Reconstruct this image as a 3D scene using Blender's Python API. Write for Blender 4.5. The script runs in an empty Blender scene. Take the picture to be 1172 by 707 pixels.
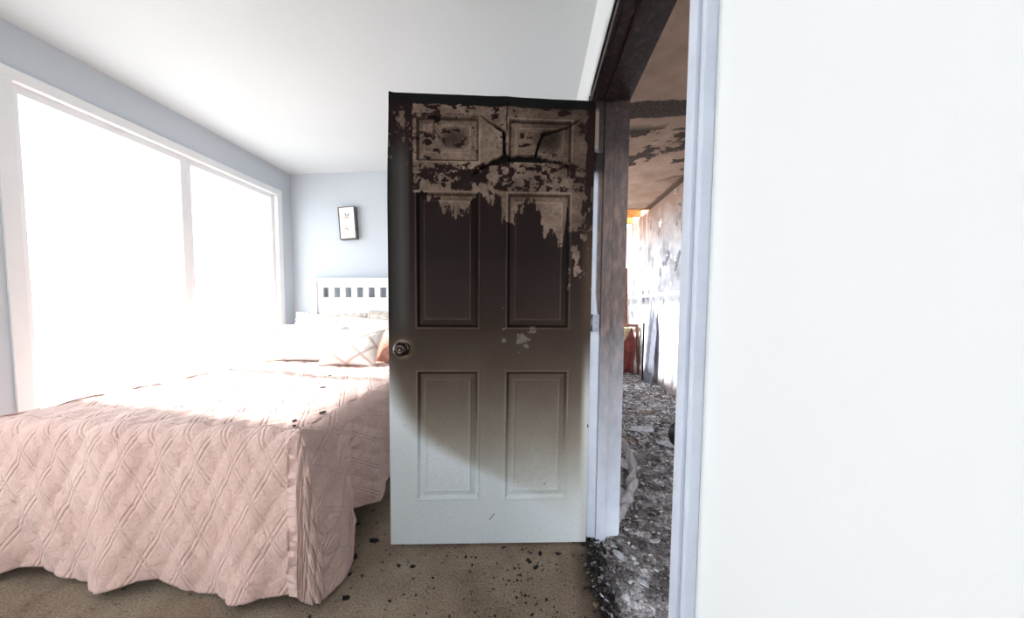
import bpy, bmesh, math, random
import numpy as np
from mathutils import Vector, Matrix

random.seed(7); RNG = np.random.default_rng(7)
SC = bpy.context.scene; COL = SC.collection

# ---------------------------------------------------------------- camera
cam_d = bpy.data.cameras.new('camera'); cam = bpy.data.objects.new('camera', cam_d); COL.objects.link(cam); SC.camera = cam
F = 361.0; W = 1172.0
cam_d.sensor_fit = 'HORIZONTAL'; cam_d.sensor_width = 36.0; cam_d.lens = F / W * 36.0
cam_d.shift_x = (586.0 - 575.0) / W
cam_d.shift_y = (369.0 - 353.5) / W
cam_d.clip_start = 0.02; cam_d.clip_end = 200
yaw = math.atan(35.0 / F); pitch = math.radians(-3.0); roll = math.radians(0.35)
fw = Vector((-math.sin(yaw) * math.cos(pitch), math.cos(yaw) * math.cos(pitch), math.sin(pitch)))
rt = Vector((math.cos(yaw), math.sin(yaw), 0)); up = rt.cross(fw)
rt2 = rt * math.cos(roll) + up * math.sin(roll); up2 = up * math.cos(roll) - rt * math.sin(roll)
m = Matrix((rt2, up2, -fw)).transposed().to_4x4(); m.translation = (0, 0, 1.09); cam.matrix_world = m

# ---------------------------------------------------------------- world, windows' daylight, exposure
world = bpy.data.worlds.new('overcast_sky'); SC.world = world; world.use_nodes = True
bgn = world.node_tree.nodes['Background']
bgn.inputs[0].default_value = (0.90, 0.95, 1.0, 1); bgn.inputs[1].default_value = 9.0
def portal(name, loc, rot, sx, sy):
    d = bpy.data.lights.new(name, 'AREA'); d.shape = 'RECTANGLE'; d.size = sx; d.size_y = sy; d.cycles.is_portal = True
    o = bpy.data.objects.new(name, d); COL.objects.link(o); o.location = loc; o.rotation_euler = rot
R90 = math.pi / 2
portal('window_portal', (-2.50, 2.075, 1.30), (0, -R90, 0), 1.9, 1.65)
portal('window_portal', (-2.50, 0.05, 1.125), (0, -R90, 0), 1.55, 1.7)
portal('window_portal', (-1.1, -2.00, 1.45), (R90, 0, 0), 1.8, 1.3)
portal('window_portal', (0.33, 4.75, 1.85), (0, -R90, 0), 1.1, 2.3)
SC.view_settings.view_transform = 'Standard'; SC.view_settings.look = 'None'
SC.view_settings.gamma = 1.0; SC.view_settings.use_curve_mapping = False
SC.view_settings.exposure = -0.48
sun_d = bpy.data.lights.new('sun', 'SUN'); sun_d.energy = 17.0; sun_d.angle = math.radians(3.0); sun_d.color = (1, .97, .93)
sun = bpy.data.objects.new('sun', sun_d); COL.objects.link(sun)
sun.rotation_euler = Vector((1, -.15, -math.tan(math.radians(42.6)))).to_track_quat('-Z', 'Y').to_euler()

# ---------------------------------------------------------------- helpers
def srgb(r, g, b):
    f = lambda c: (c / 255 / 12.92) if c / 255 <= 0.04045 else ((c / 255 + 0.055) / 1.055) ** 2.4
    return (f(r), f(g), f(b), 1.0)

class NT:
    """small node-tree builder"""
    def __init__(s, name, rough=0.6, metallic=0.0, spec=0.4):
        s.m = bpy.data.materials.new(name); s.m.use_nodes = True; s.t = s.m.node_tree
        s.b = s.t.nodes['Principled BSDF']; s.b.inputs['Roughness'].default_value = rough
        s.b.inputs['Metallic'].default_value = metallic; s.b.inputs['Specular IOR Level'].default_value = spec
        s.co = None
    def n(s, typ, **kw):
        x = s.t.nodes.new(typ)
        for k, v in kw.items(): setattr(x, k, v)
        return x
    def L(s, a, b): s.t.links.new(a, b)
    def coord(s, kind='Object'):
        return s.n('ShaderNodeTexCoord').outputs[kind]
    def pos(s):
        return s.n('ShaderNodeNewGeometry').outputs['Position']
    def noise(s, vec, scale, detail=4, rough=0.55, sc3=None):
        if sc3:
            mp = s.n('ShaderNodeMapping'); mp.inputs['Scale'].default_value = sc3; s.L(vec, mp.inputs[0]); vec = mp.outputs[0]
        x = s.n('ShaderNodeTexNoise'); x.inputs['Scale'].default_value = scale; x.inputs['Detail'].default_value = detail
        x.inputs['Roughness'].default_value = rough; s.L(vec, x.inputs['Vector']); return x.outputs['Fac']
    def math(s, op, a, b=None, c=None, clamp=False):
        x = s.n('ShaderNodeMath', operation=op); x.use_clamp = clamp
        for i, v in enumerate((a, b, c)):
            if v is None: continue
            if hasattr(v, 'is_linked'): s.L(v, x.inputs[i])
            else: x.inputs[i].default_value = v
        return x.outputs[0]
    def ramp(s, fac, stops, interp='LINEAR'):
        x = s.n('ShaderNodeValToRGB'); cr = x.color_ramp; cr.interpolation = interp
        while len(cr.elements) < len(stops): cr.elements.new(0.5)
        for e, (p, c) in zip(cr.elements, stops):
            e.position = p; e.color = c if len(c) == 4 else (*c, 1)
        s.L(fac, x.inputs[0]); return x.outputs[0]
    def step(s, v, lo, hi):
        x = s.n('ShaderNodeMapRange'); x.inputs['From Min'].default_value = lo; x.inputs['From Max'].default_value = hi
        s.L(v, x.inputs[0]); return x.outputs[0]
    def mix(s, fac, a, b, blend='MIX'):
        x = s.n('ShaderNodeMix', data_type='RGBA', blend_type=blend)
        for i, v in ((0, fac), (6, a), (7, b)):
            if hasattr(v, 'is_linked'): s.L(v, x.inputs[i])
            else: x.inputs[i].default_value = v
        return x.outputs[2]
    def sep(s, v):
        x = s.n('ShaderNodeSeparateXYZ'); s.L(v, x.inputs[0]); return x.outputs
    def color(s, c):
        if hasattr(c, 'is_linked'): s.L(c, s.b.inputs['Base Color'])
        else: s.b.inputs['Base Color'].default_value = c
    def bump(s, h, strength=0.3, dist=0.002):
        x = s.n('ShaderNodeBump'); x.inputs['Strength'].default_value = strength; x.inputs['Distance'].default_value = dist
        s.L(h, x.inputs['Height']); s.L(x.outputs[0], s.b.inputs['Normal'])

def simple(name, c, rough=0.6, metallic=0.0, nscale=30, amt=0.06, bump=0.1, dist=0.002, spec=0.4):
    k = NT(name, rough, metallic, spec); p = k.pos(); nz = k.noise(p, nscale)
    lo = tuple(v * (1 - amt) for v in c[:3]) + (1,); hi = tuple(min(1, v * (1 + amt)) for v in c[:3]) + (1,)
    k.color(k.ramp(nz, [(0.3, lo), (0.7, hi)]))
    if bump: k.bump(k.noise(p, nscale * 4), bump, dist)
    return k.m

def link(name, me, mat=None, parent=None, smooth=False):
    o = bpy.data.objects.new(name, me); COL.objects.link(o)
    if mat is not None:
        if not me.materials: me.materials.append(mat)
    if smooth:
        me.shade_smooth()
    if parent is not None: o.parent = parent
    return o
def mesh_np(name, V, Fa, uv=None, colr=None):
    me = bpy.data.meshes.new(name); V = np.asarray(V, dtype=np.float32); Fa = np.asarray(Fa, dtype=np.int32); k = Fa.shape[1]
    me.vertices.add(len(V)); me.vertices.foreach_set('co', V.ravel())
    me.loops.add(Fa.size); me.loops.foreach_set('vertex_index', Fa.ravel())
    me.polygons.add(len(Fa)); me.polygons.foreach_set('loop_start', np.arange(0, Fa.size, k, dtype=np.int32))
    me.update(calc_edges=True)
    if colr is not None:
        a = me.color_attributes.new('Col', 'FLOAT_COLOR', 'POINT'); c = np.ones((len(V), 4), dtype=np.float32); c[:, :3] = colr
        a.data.foreach_set('color', c.ravel())
    if uv is not None:
        l = me.uv_layers.new(name='UVMap'); l.data.foreach_set('uv', np.asarray(uv, dtype=np.float32)[Fa.ravel()].ravel())
    me.validate(); return me
def tag(o, label=None, cat=None, group=None, kind=None):
    if label: o['label'] = label
    if cat: o['category'] = cat
    if group: o['group'] = group
    if kind: o['kind'] = kind
    return o
def empty(name, loc, label, cat, group=None, rz=0, kind=None):
    o = bpy.data.objects.new(name, None); COL.objects.link(o); o.location = loc; o.rotation_euler = (0, 0, rz); o.empty_display_size = 0.1
    return tag(o, label, cat, group, kind)
def box_bm(bm, x0, x1, y0, y1, z0, z1):
    vs = [bm.verts.new((x, y, z)) for x in (x0, x1) for y in (y0, y1) for z in (z0, z1)]
    for f in ((0, 1, 3, 2), (4, 6, 7, 5), (0, 4, 5, 1), (2, 3, 7, 6), (0, 2, 6, 4), (1, 5, 7, 3)): bm.faces.new([vs[i] for i in f])
    return vs
def done(bm, name, mat, parent=None, bevel=0.0, seg=2, smooth=False):
    if bevel: bmesh.ops.bevel(bm, geom=bm.edges[:], offset=bevel, segments=seg, affect='EDGES', profile=0.6)
    bmesh.ops.recalc_face_normals(bm, faces=bm.faces[:])
    me = bpy.data.meshes.new(name); bm.to_mesh(me); bm.free(); return link(name, me, mat, parent, smooth)
def box(name, b, mat, parent=None, bevel=0.0):
    bm = bmesh.new(); box_bm(bm, *b); return done(bm, name, mat, parent, bevel)
def boxes(name, bs, mat, parent=None, bevel=0.0):
    bm = bmesh.new()
    for b in bs: box_bm(bm, *b)
    return done(bm, name, mat, parent, bevel)
def struct(o, label=None):
    o['kind'] = 'structure'
    if label: o['label'] = label
    return o
def lathe(name, prof, mat, parent=None, n=40, axis='Y', loc=(0, 0, 0), rz=0):
    """prof: (radius, distance along the axis)"""
    V = []; Fa = []
    for r, h in prof:
        for i in range(n):
            a = 2 * math.pi * i / n; V.append((r * math.cos(a), h, r * math.sin(a)) if axis == 'Y' else (r * math.cos(a), r * math.sin(a), h))
    for j in range(len(prof) - 1):
        for i in range(n):
            a, b = j * n + i, j * n + (i + 1) % n; Fa.append((a, b, b + n, a + n))
    o = link(name, mesh_np(name, V, Fa), mat, parent, True); o.location = loc; o.rotation_euler = (0, 0, rz); return o
def grid_faces(nu, nv):
    i = np.arange(nu - 1)[:, None] * nv + np.arange(nv - 1)[None, :]; i = i.ravel()
    return np.stack([i, i + nv, i + nv + 1, i + 1], 1)
def vnoise(x, y, seed=0):
    xi = np.floor(x).astype(np.int64); yi = np.floor(y).astype(np.int64); xf = x - xi; yf = y - yi
    def h(a, b):
        n = (a * 374761393 + b * 668265263 + seed * 982451653) & 0xFFFFFFFF
        n = ((n ^ (n >> 13)) * 1274126177) & 0xFFFFFFFF; return ((n ^ (n >> 16)) & 0xFFFF) / 65535.0
    u = xf * xf * (3 - 2 * xf); v = yf * yf * (3 - 2 * yf)
    return (h(xi, yi) * (1 - u) + h(xi + 1, yi) * u) * (1 - v) + (h(xi, yi + 1) * (1 - u) + h(xi + 1, yi + 1) * u) * v
def fbm(x, y, seed=0, o=5, g=0.55):
    s = 0; a = 1; t = 0
    for i in range(o): s = s + a * vnoise(x, y, seed + i * 17); t += a; a *= g; x = x * 2.03 + 11.3; y = y * 2.03 + 5.7
    return s / t
def sst(v, lo, hi):
    t = np.clip((v - lo) / (hi - lo), 0, 1); return t * t * (3 - 2 * t)
def lin3(c): return np.array(srgb(*c)[:3])

# ---------------------------------------------------------------- materials of the rooms
def wall_paint(name, c):
    k = NT(name, 0.75, 0, 0.25); p = k.pos(); k.color(k.ramp(k.noise(p, 1.5, 3), [(0.3, tuple(v * .96 for v in c[:3])), (0.7, tuple(c[:3]))]))
    k.bump(k.noise(p, 220, 2), 0.12, 0.001); return k.m
M_wall = wall_paint('pale_blue_grey_paint', (0.57, 0.615, 0.665))
M_ceil = wall_paint('white_ceiling_paint', (0.66, 0.70, 0.715))
M_white = simple('white_gloss_paint', (0.82, 0.83, 0.84), 0.4, nscale=8, amt=0.02, bump=0.05)
M_glass = NT('window_glass')
_t = M_glass; _tr = _t.n('ShaderNodeBsdfTransparent'); _gl = _t.n('ShaderNodeBsdfGlossy'); _gl.inputs['Roughness'].default_value = 0.02
_mx = _t.n('ShaderNodeMixShader'); _mx.inputs[0].default_value = 0.06; _t.L(_tr.outputs[0], _mx.inputs[1]); _t.L(_gl.outputs[0], _mx.inputs[2])
_t.L(_mx.outputs[0], _t.t.nodes['Material Output'].inputs[0]); M_glass = M_glass.m

# white wall with soot above the door head
def mk_right_wall():
    k = NT('white_paint_sooted_at_door_head', 0.7, 0, 0.25); p = k.pos(); s = k.sep(p)
    nz = k.noise(p, 6, 5, 0.6); near = k.step(s[1], 2.2, 1.7)
    h = k.math('ADD', s[2], k.math('MULTIPLY', k.math('SUBTRACT', nz, 0.5), 0.10))
    band = k.math('MULTIPLY', k.math('MULTIPLY', k.step(h, 2.16, 2.04), k.step(h, 1.75, 1.9)), near, clamp=True)
    k.color(k.mix(band, (0.80, 0.82, 0.82, 1), k.ramp(k.noise(p, 25, 4), [(0.35, srgb(38, 30, 28)), (0.7, srgb(95, 82, 74))]))); k.bump(k.noise(p, 220, 2), .1, .001); return k.m
M_wallr = mk_right_wall()

def mk_carpet():
    k = NT('beige_brown_cut_pile_carpet', 0.95, 0, 0.1); p = k.pos()
    a = k.ramp(k.noise(p, 3.0, 6, 0.62), [(0.28, srgb(118, 101, 86)), (0.5, srgb(158, 141, 123)), (0.72, srgb(182, 167, 149))])
    f = k.noise(p, 130, 5, 0.8); a = k.mix(0.85, a, k.ramp(f, [(0.36, (0.40, 0.37, 0.34)), (0.62, (1.15, 1.15, 1.15))]), 'MULTIPLY')
    sp = k.ramp(k.noise(p, 34, 3, 0.6), [(0.62, (1, 1, 1)), (0.72, (0.25, 0.2, 0.18))]); a = k.mix(0.8, a, sp, 'MULTIPLY')
    s = k.sep(p); thr = k.math('ADD', s[0], k.math('MULTIPLY', k.noise(p, 12, 5), 0.16))
    edge = k.math('MULTIPLY', k.step(thr, 0.24, 0.33), 0.75); a = k.mix(edge, a, srgb(40, 34, 32))
    s2 = k.math('MULTIPLY', k.step(k.math('ADD', s[1], k.math('MULTIPLY', k.noise(p, 7, 4), -0.25)), 0.86, 0.62), k.step(s[0], -0.25, 0.12))
    a = k.mix(k.math('MULTIPLY', s2, 0.6, clamp=True), a, srgb(52, 38, 32))
    k.color(a); k.bump(k.noise(p, 160, 4, 0.8), 0.8, 0.008); return k.m
M_carpet = mk_carpet()

def mk_hallceil():
    k = NT('smoke_browned_drywall_ceiling', 0.85, 0, 0.2); p = k.pos(); s = k.sep(p)
    base = k.ramp(k.noise(p, 3, 6, 0.6), [(0.3, srgb(150, 122, 105)), (0.7, srgb(188, 160, 142))])
    dots = k.ramp(k.noise(p, 40, 3), [(0.66, (1, 1, 1)), (0.72, (0.5, 0.45, 0.42))]); base = k.mix(0.6, base, dots, 'MULTIPLY')
    nz = k.noise(p, 9, 6, 0.62); y = k.math('ADD', s[1], k.math('MULTIPLY', k.math('SUBTRACT', nz, 0.5), 0.10))
    band = k.math('MULTIPLY', k.step(y, 2.325, 2.335), k.step(y, 2.54, 2.52))
    blotch = k.math('MULTIPLY', k.math('MULTIPLY', k.step(k.noise(p, 2.6, 6, 0.6, (1, 1.2, 1)), 0.54, 0.56), k.step(s[1], 2.6, 2.7)), k.step(s[1], 3.9, 3.5))
    side = k.step(k.math('ADD', s[0], k.math('MULTIPLY', k.noise(p, 8, 5), 0.08)), 1.60, 1.64)
    a = k.math('MAXIMUM', k.math('MAXIMUM', band, blotch), k.math('MULTIPLY', side, 0.8), clamp=True)
    k.color(k.mix(a, base, k.ramp(k.noise(p, 60, 4), [(0.3, srgb(52, 42, 38)), (0.7, srgb(98, 84, 76))]))); k.bump(nz, 0.3, 0.01); return k.m
M_hceil = mk_hallceil()
def mk_hallwall():
    k = NT('scorched_white_drywall', 0.8, 0, 0.2); p = k.pos(); s = k.sep(p)
    nz = k.noise(p, 3.2, 7, 0.6); base = k.ramp(nz, [(0.3, srgb(150, 148, 152)), (0.5, srgb(206, 207, 212)), (0.7, srgb(236, 234, 232))])
    h = k.math('ADD', s[2], k.math('MULTIPLY', k.noise(p, 4, 6, 0.6), 0.7))
    base = k.mix(k.math('MULTIPLY', k.step(h, 2.15, 2.75), 0.9), base, srgb(150, 118, 98))
    pt = k.math('MULTIPLY', k.step(k.noise(p, 5.0, 3, 0.5, (1, 1.4, 0.9)), 0.62, 0.66), 0.75); base = k.mix(pt, base, srgb(95, 95, 104))
    ch = k.math('MULTIPLY', k.step(k.noise(p, 5.0, 5, 0.6), 0.62, 0.66), 0.8); base = k.mix(ch, base, srgb(250, 249, 246))
    ln = k.math('MULTIPLY', k.step(s[2], 1.225, 1.235), k.step(s[2], 1.29, 1.275)); base = k.mix(k.math('MULTIPLY', ln, 0.8), base, srgb(250, 247, 240))
    bt = k.math('MULTIPLY', k.step(k.math('ADD', s[2], k.math('MULTIPLY', k.noise(p, 8, 5), -0.25)), 0.03, -0.05), .6); base = k.mix(bt, base, srgb(140, 110, 92))
    k.color(base); k.bump(k.noise(p, 14, 6, 0.6), 0.5, 0.01); return k.m
M_hwall = mk_hallwall()
M_vcol = {}
def mk_vcol(name, rough=0.8, fine=120, amt=0.25, bump=0.3, dist=0.002, spec=0.3):
    k = NT(name, rough, 0, spec); c = k.n('ShaderNodeVertexColor', layer_name='Col').outputs[0]; p = k.coord()
    k.color(k.mix(1.0, c, k.ramp(k.noise(p, fine, 4, 0.6), [(0.3, (1 - amt,) * 3), (0.7, (1 + amt * .3,) * 3)]), 'MULTIPLY')); k.bump(k.noise(p, fine * 1.5, 4), bump, dist); return k.m
M_rubble = mk_vcol('ash_and_plaster_rubble', 0.9)

# ---------------------------------------------------------------- setting: bedroom shell
XL, XR, YB, YF, ZC = -2.45, 0.26, 3.03, -1.95, 2.40
struct(box('floor', (XL - .12, 0.285, YF - .12, YB + .12, -0.10, 0.0), M_carpet))
struct(box('ceiling', (XL - .12, XR + .13, YF - .12, YB + .12, ZC, ZC + .12), M_ceil))
struct(box('wall_back', (XL - .12, XR, YB, YB + .12, 0, ZC), M_wall))
def wall_x(name, x0, x1, y0, y1, z1, holes, mat):
    """wall slab in the YZ plane with rectangular openings (y0, y1, z0, z1)"""
    bs = []; ys = sorted({y0, y1, *[h[0] for h in holes], *[h[1] for h in holes]})
    for a, b in zip(ys[:-1], ys[1:]):
        hh = [h for h in holes if h[0] <= a + 1e-6 and h[1] >= b - 1e-6]
        if not hh: bs.append((x0, x1, a, b, 0, z1))
        else:
            h = hh[0]
            if h[2] > 0: bs.append((x0, x1, a, b, 0, h[2]))
            if h[3] < z1: bs.append((x0, x1, a, b, h[3], z1))
    return struct(boxes(name, bs, mat))
HW1 = (1.25, 2.90, 0.35, 2.19); HW2 = (-0.80, 0.90, 0.35, 1.90)
wall_x('wall_left', XL - .12, XL, YF, YB, ZC, [HW1, HW2], M_wall)
OY0, OY1, OZ = 0.562, 1.462, 1.985       # doorway
wall_x('wall_right', XR, XR + .12, YF, YB + .12, ZC, [(OY0 - .018, OY1 + .018, 0, OZ + .018)], M_wallr)
wf = boxes('wall_front', [(XL - .12, -1.75, YF - .12, YF, 0, ZC), (-.45, XR + .12, YF - .12, YF, 0, ZC), (-1.75, -.45, YF - .12, YF, 0, .55), (-1.75, -.45, YF - .12, YF, 2.3, ZC)], M_wall); struct(wf)

def window_unit(name, x, w, mull):
    y0, y1, z0, z1 = w; t = .055
    fr = struct(boxes(name, [(x - .1, x + .01, y0, y1, z0, z0 + t), (x - .1, x + .01, y0, y1, z1 - t, z1), (x - .1, x + .01, y0, y0 + t, z0 + t, z1 - t), (x - .1, x + .01, y1 - t, y1, z0 + t, z1 - t)], M_white, None, .003))
    n = mull + 1; w1 = (y1 - y0 - 2 * t) / n
    for i in range(n):
        a = y0 + t + i * w1; b = a + w1
        sash = boxes('sash', [(x - .07, x - .03, a, b, z0 + t, z0 + t + .04), (x - .07, x - .03, a, b, z1 - t - .04, z1 - t), (x - .07, x - .03, a, a + .035, z0 + t + .04, z1 - t - .04), (x - .07, x - .03, b - .035, b, z0 + t + .04, z1 - t - .04)], M_white, fr, .002)
        box('pane', (x - .053, x - .047, a + .035, b - .035, z0 + t + .04, z1 - t - .04), M_glass, sash)
    box('sill', (x - .1, x + .045, y0 - .04, y1 + .04, z0 - .03, z0), M_white, fr, .004)
    return fr
window_unit('added_window_1', XL, HW1, 1)  # light falls from the left; the window itself is invented to supply it
window_unit('added_window_2', XL, HW2, 2)  # out-of-view window, put in so daylight reaches the door face
w3 = struct(boxes('added_window_3', [(-1.75, -.45, YF - .09, YF, .55, .6), (-1.75, -.45, YF - .09, YF, 2.25, 2.3), (-1.75, -1.7, YF - .09, YF, .6, 2.25), (-.5, -.45, YF - .09, YF, .6, 2.25)], M_white))  # unseen window behind the camera, added to light the door front
box('pane', (-1.7, -.5, YF - .05, YF - .045, .6, 2.25), M_glass, w3)
M_ground = simple('pale_concrete', (.55, .54, .52), .9)
struct(box('ground', (-14, 14, -12, 16, -.32, -.22), M_ground))

# baseboards
struct(box('baseboard_back', (XL, XR, YB - .014, YB, 0, .09), M_white, None, .002))
struct(box('baseboard_left', (XL, XL + .014, YF, YB - .014, 0, .09), M_white, None, .002))
struct(boxes('baseboard_right', [(XR - .014, XR, YF, OY0 - .075, 0, .09), (XR - .014, XR, OY1 + .075, YB - .014, 0, .09)], M_white, None, .002))

# door frame: jambs, stop and casing, sooted towards the head
def mk_jamb():
    k = NT('white_door_frame_paint_charred_towards_head', 0.5, 0, 0.4); p = k.pos(); s = k.sep(p)
    nz = k.noise(p, 22, 6, 0.62, (1, 1, .45)); far = k.step(s[1], 0.9, 1.35)
    inner = k.step(k.math('ADD', s[0], k.math('MULTIPLY', k.step(s[2], .95, 1.15), .020)), 0.296, 0.304)                         # the seat the closed door covered stayed clean
    z = k.math('ADD', s[2], k.math('MULTIPLY', k.math('SUBTRACT', nz, .5), .30))
    clean = k.ramp(k.noise(p, 9, 5), [(0.35, srgb(198, 205, 219)), (0.7, srgb(214, 220, 232))])
    soot = k.math('MULTIPLY', k.math('MULTIPLY', k.step(z, 0.10, 1.05), .95), far)
    browned = k.ramp(k.noise(p, 45, 5, 0.6, (1, 1, .3)), [(0.32, srgb(48, 33, 28)), (0.5, srgb(82, 60, 50)), (0.72, srgb(124, 94, 80))])
    a = k.mix(k.math('MULTIPLY', soot, inner), clean, browned)
    bare = k.math('MULTIPLY', k.math('SUBTRACT', 1.0, k.step(s[0], 0.276, 0.280)), k.step(s[2], 1.78, 1.80)); a = k.mix(bare, a, srgb(140, 118, 100))
    blk = k.math('MULTIPLY', k.math('MULTIPLY', k.step(z, 1.60, 1.80), k.math('SUBTRACT', 1.0, k.math('MULTIPLY', bare, k.step(s[2], 1.96, 1.94)))), k.math('MAXIMUM', far, k.step(s[2], 1.88, 1.95)), clamp=True)
    a = k.mix(blk, a, k.ramp(k.noise(p, 50, 4), [(0.35, srgb(26, 18, 18)), (0.6, srgb(50, 34, 32)), (0.8, srgb(90, 66, 58))]))
    k.color(a); k.bump(k.noise(p, 90, 5, .7), .5, .003); return k.m
M_jamb = mk_jamb()
J = 0.41
tr = struct(boxes('trim_1', [(XR, J, OY1, OY1 + .018, 0, OZ + .018)], M_jamb, None, .002), 'door frame of the burnt doorway, white below and charred above')
box('jamb', (XR, J, OY0 - .018, OY0, 0, OZ + .018), M_jamb, tr, .002)
box('head', (XR, J, OY0, OY1, OZ, OZ + .018), M_jamb, tr, .002)
box('door_stop', (.302, .345, OY1 - .012, OY1, 0, OZ), M_jamb, tr, .003)
box('door_stop', (.302, .345, OY0, OY0 + .012, 0, OZ), M_jamb, tr, .003)
box('door_stop', (.302, .345, OY0 + .012, OY1 - .012, OZ - .012, OZ), M_jamb, tr, .003)
def casing(name, y0, y1, z0, z1, horizontal):
    # stepped casing on the bedroom face: a thick inner lip and a thinner outer band
    x = XR
    if horizontal: bs = [(x - .016, x, y0, y1, z0, z0 + .03), (x - .011, x, y0, y1, z0 + .03, z1 - .012), (x - .018, x, y0, y1, z1 - .012, z1)]
    elif y0 < 1: bs = [(x - .016, x, y1 - .028, y1, z0, z1), (x - .010, x, y0 + .012, y1 - .028, z0, z1), (x - .018, x, y0, y0 + .012, z0, z1)]
    else: bs = [(x - .016, x, y0, y0 + .028, z0, z1), (x - .010, x, y0 + .028, y1 - .012, z0, z1), (x - .018, x, y1 - .012, y1, z0, z1)]
    return boxes(name, bs, M_jamb, tr, .003)
casing('casing', OY0 - .062, OY0 - .004, 0, OZ + .06, False)
casing('casing', OY1 + .004, OY1 + .062, 0, OZ + .06, False)
casing('casing', OY0 - .004, OY1 + .004, OZ + .004, OZ + .06, True)
M_steel_dark = simple('sooted_steel', srgb(40, 36, 38), .35, .8)
M_steel = simple('dull_grey_steel', srgb(120, 122, 130), .4, .7)
sp = box('strike_plate', (XR - .004, XR + .03, OY0 - .001, OY0 + .004, .835, .90), M_steel_dark, tr, .002)
lathe('strike_lip', [(0.001, -.004), (.024, -.004), (.026, 0), (.024, .005), (.001, .005)], M_steel_dark, sp, loc=(XR + .004, OY0 + .006, .868))

# ---------------------------------------------------------------- burnt six-panel door
E0 = np.array([-.629, 1.333]); H0 = np.array([.254, 1.443]); dvec = (H0 - E0) / np.linalg.norm(H0 - E0)
DW, DH, DT = 0.886, 1.975, 0.036
ang = math.atan2(dvec[1], dvec[0])
door = empty('door_1', (E0[0], E0[1], .012), 'open six-panel bedroom door, charred and cracked at the top, white at the bottom', 'door', None, ang, 'structure')
def mk_door():
    k = NT('white_door_skin_burnt_and_sooted', 0.6, 0, 0.12); c = k.n('ShaderNodeVertexColor', layer_name='Col').outputs[0]; p = k.coord()
    k.color(k.mix(1.0, c, k.ramp(k.noise(p, 160, 5, 0.6), [(0.3, (.84,) * 3), (0.7, (1.06,) * 3)]), 'MULTIPLY'))
    k.bump(k.noise(p, 60, 6, .7, (1, 1, .25)), 0.25, 0.0015); return k.m
M_door = mk_door()
nu, nv = 356, 760
uu = np.linspace(0, DW, nu)[:, None] * np.ones((1, nv)); zz = np.linspace(0, DH, nv)[None, :] * np.ones((nu, 1))
PAN = [(u0, u1, z0, z1) for (z0, z1) in ((.205, .793), (.977, 1.568), (1.689, 1.886)) for (u0, u1) in ((.117, .396), (.509, .792))]
dep = np.zeros_like(uu); pid = np.full(uu.shape, -1)
for i, (a, b, c, d) in enumerate(PAN):
    e = np.minimum(np.minimum(uu - a, b - uu), np.minimum(zz - c, d - zz)); ins = e > 0; pid[ins] = i
    prof = np.interp(e, [0, .004, .010, .015, .036, .041, .047], [.001, .0035, -.007, -.012, -.004, .0005, -.0025])
    dep = np.where(ins, prof, dep); dep = np.where((e <= 0) & (e > -.003), .0008, dep)
# ---- soot colour of the unpeeled paint
zk = np.array([0, .05, .2, .35, .5, .65, .78, .88, .98, 1.1, 1.3, 1.6, 2.0])
ck = np.array([(184, 189, 191), (182, 187, 189), (171, 174, 172), (146, 145, 138), (118, 111, 101), (92, 84, 75), (76, 67, 60), (65, 57, 51), (55, 47, 43), (48, 41, 39), (40, 34, 33), (38, 30, 30), (36, 28, 28)], float)
zb = zz + (fbm(uu * 5, zz * 5, 3) - .5) * .10
low = np.stack([np.interp(zb, zk, ck[:, i]) for i in range(3)], -1)
ub = np.interp(zz, [0, .25, .36, .42, .50, .60, .70, .82, 1.0], [.9, .60, .36, .24, .13, .055, .005, -.04, -.08]) + (fbm(uu * 6, zz * 6, 9) - .5) * .03
cl = sst(ub - uu, -.085, .06)[..., None] * (1 - sst(zz, .75, .9))[..., None]
low = low * (1 - cl) + np.array([180, 186, 188.]) * cl
hal = sst(zz, .55, .4) * 0
# stile along the free edge: smooth, slightly greyer film
st = (sst(uu, .10, .085) * sst(zz, .9, 1.05) * (1 - sst(zz, 1.65, 1.85)))[..., None]
stc = np.stack([np.interp(uu, [0, .02, .06, .1], v) for v in ([30, 48, 68, 50], [29, 47, 67, 47], [28, 46, 65, 45])], -1)
low = low * (1 - .85 * st) + stc * .85 * st
# brown halo left of the knob / along hinge edge
eg = (sst(uu, DW - .045, DW - .01) * sst(zz, 1.0, .6))[..., None]; low = low * (1 - eg) + np.array([168, 169, 166.]) * eg
eg = (sst(uu, DW - .06, DW - .015) * sst(zz, .9, 1.05) * sst(zz, 1.5, 1.3))[..., None]; low = low * (1 - .5 * eg) + np.array([84, 70, 54.]) * .5 * eg
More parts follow.
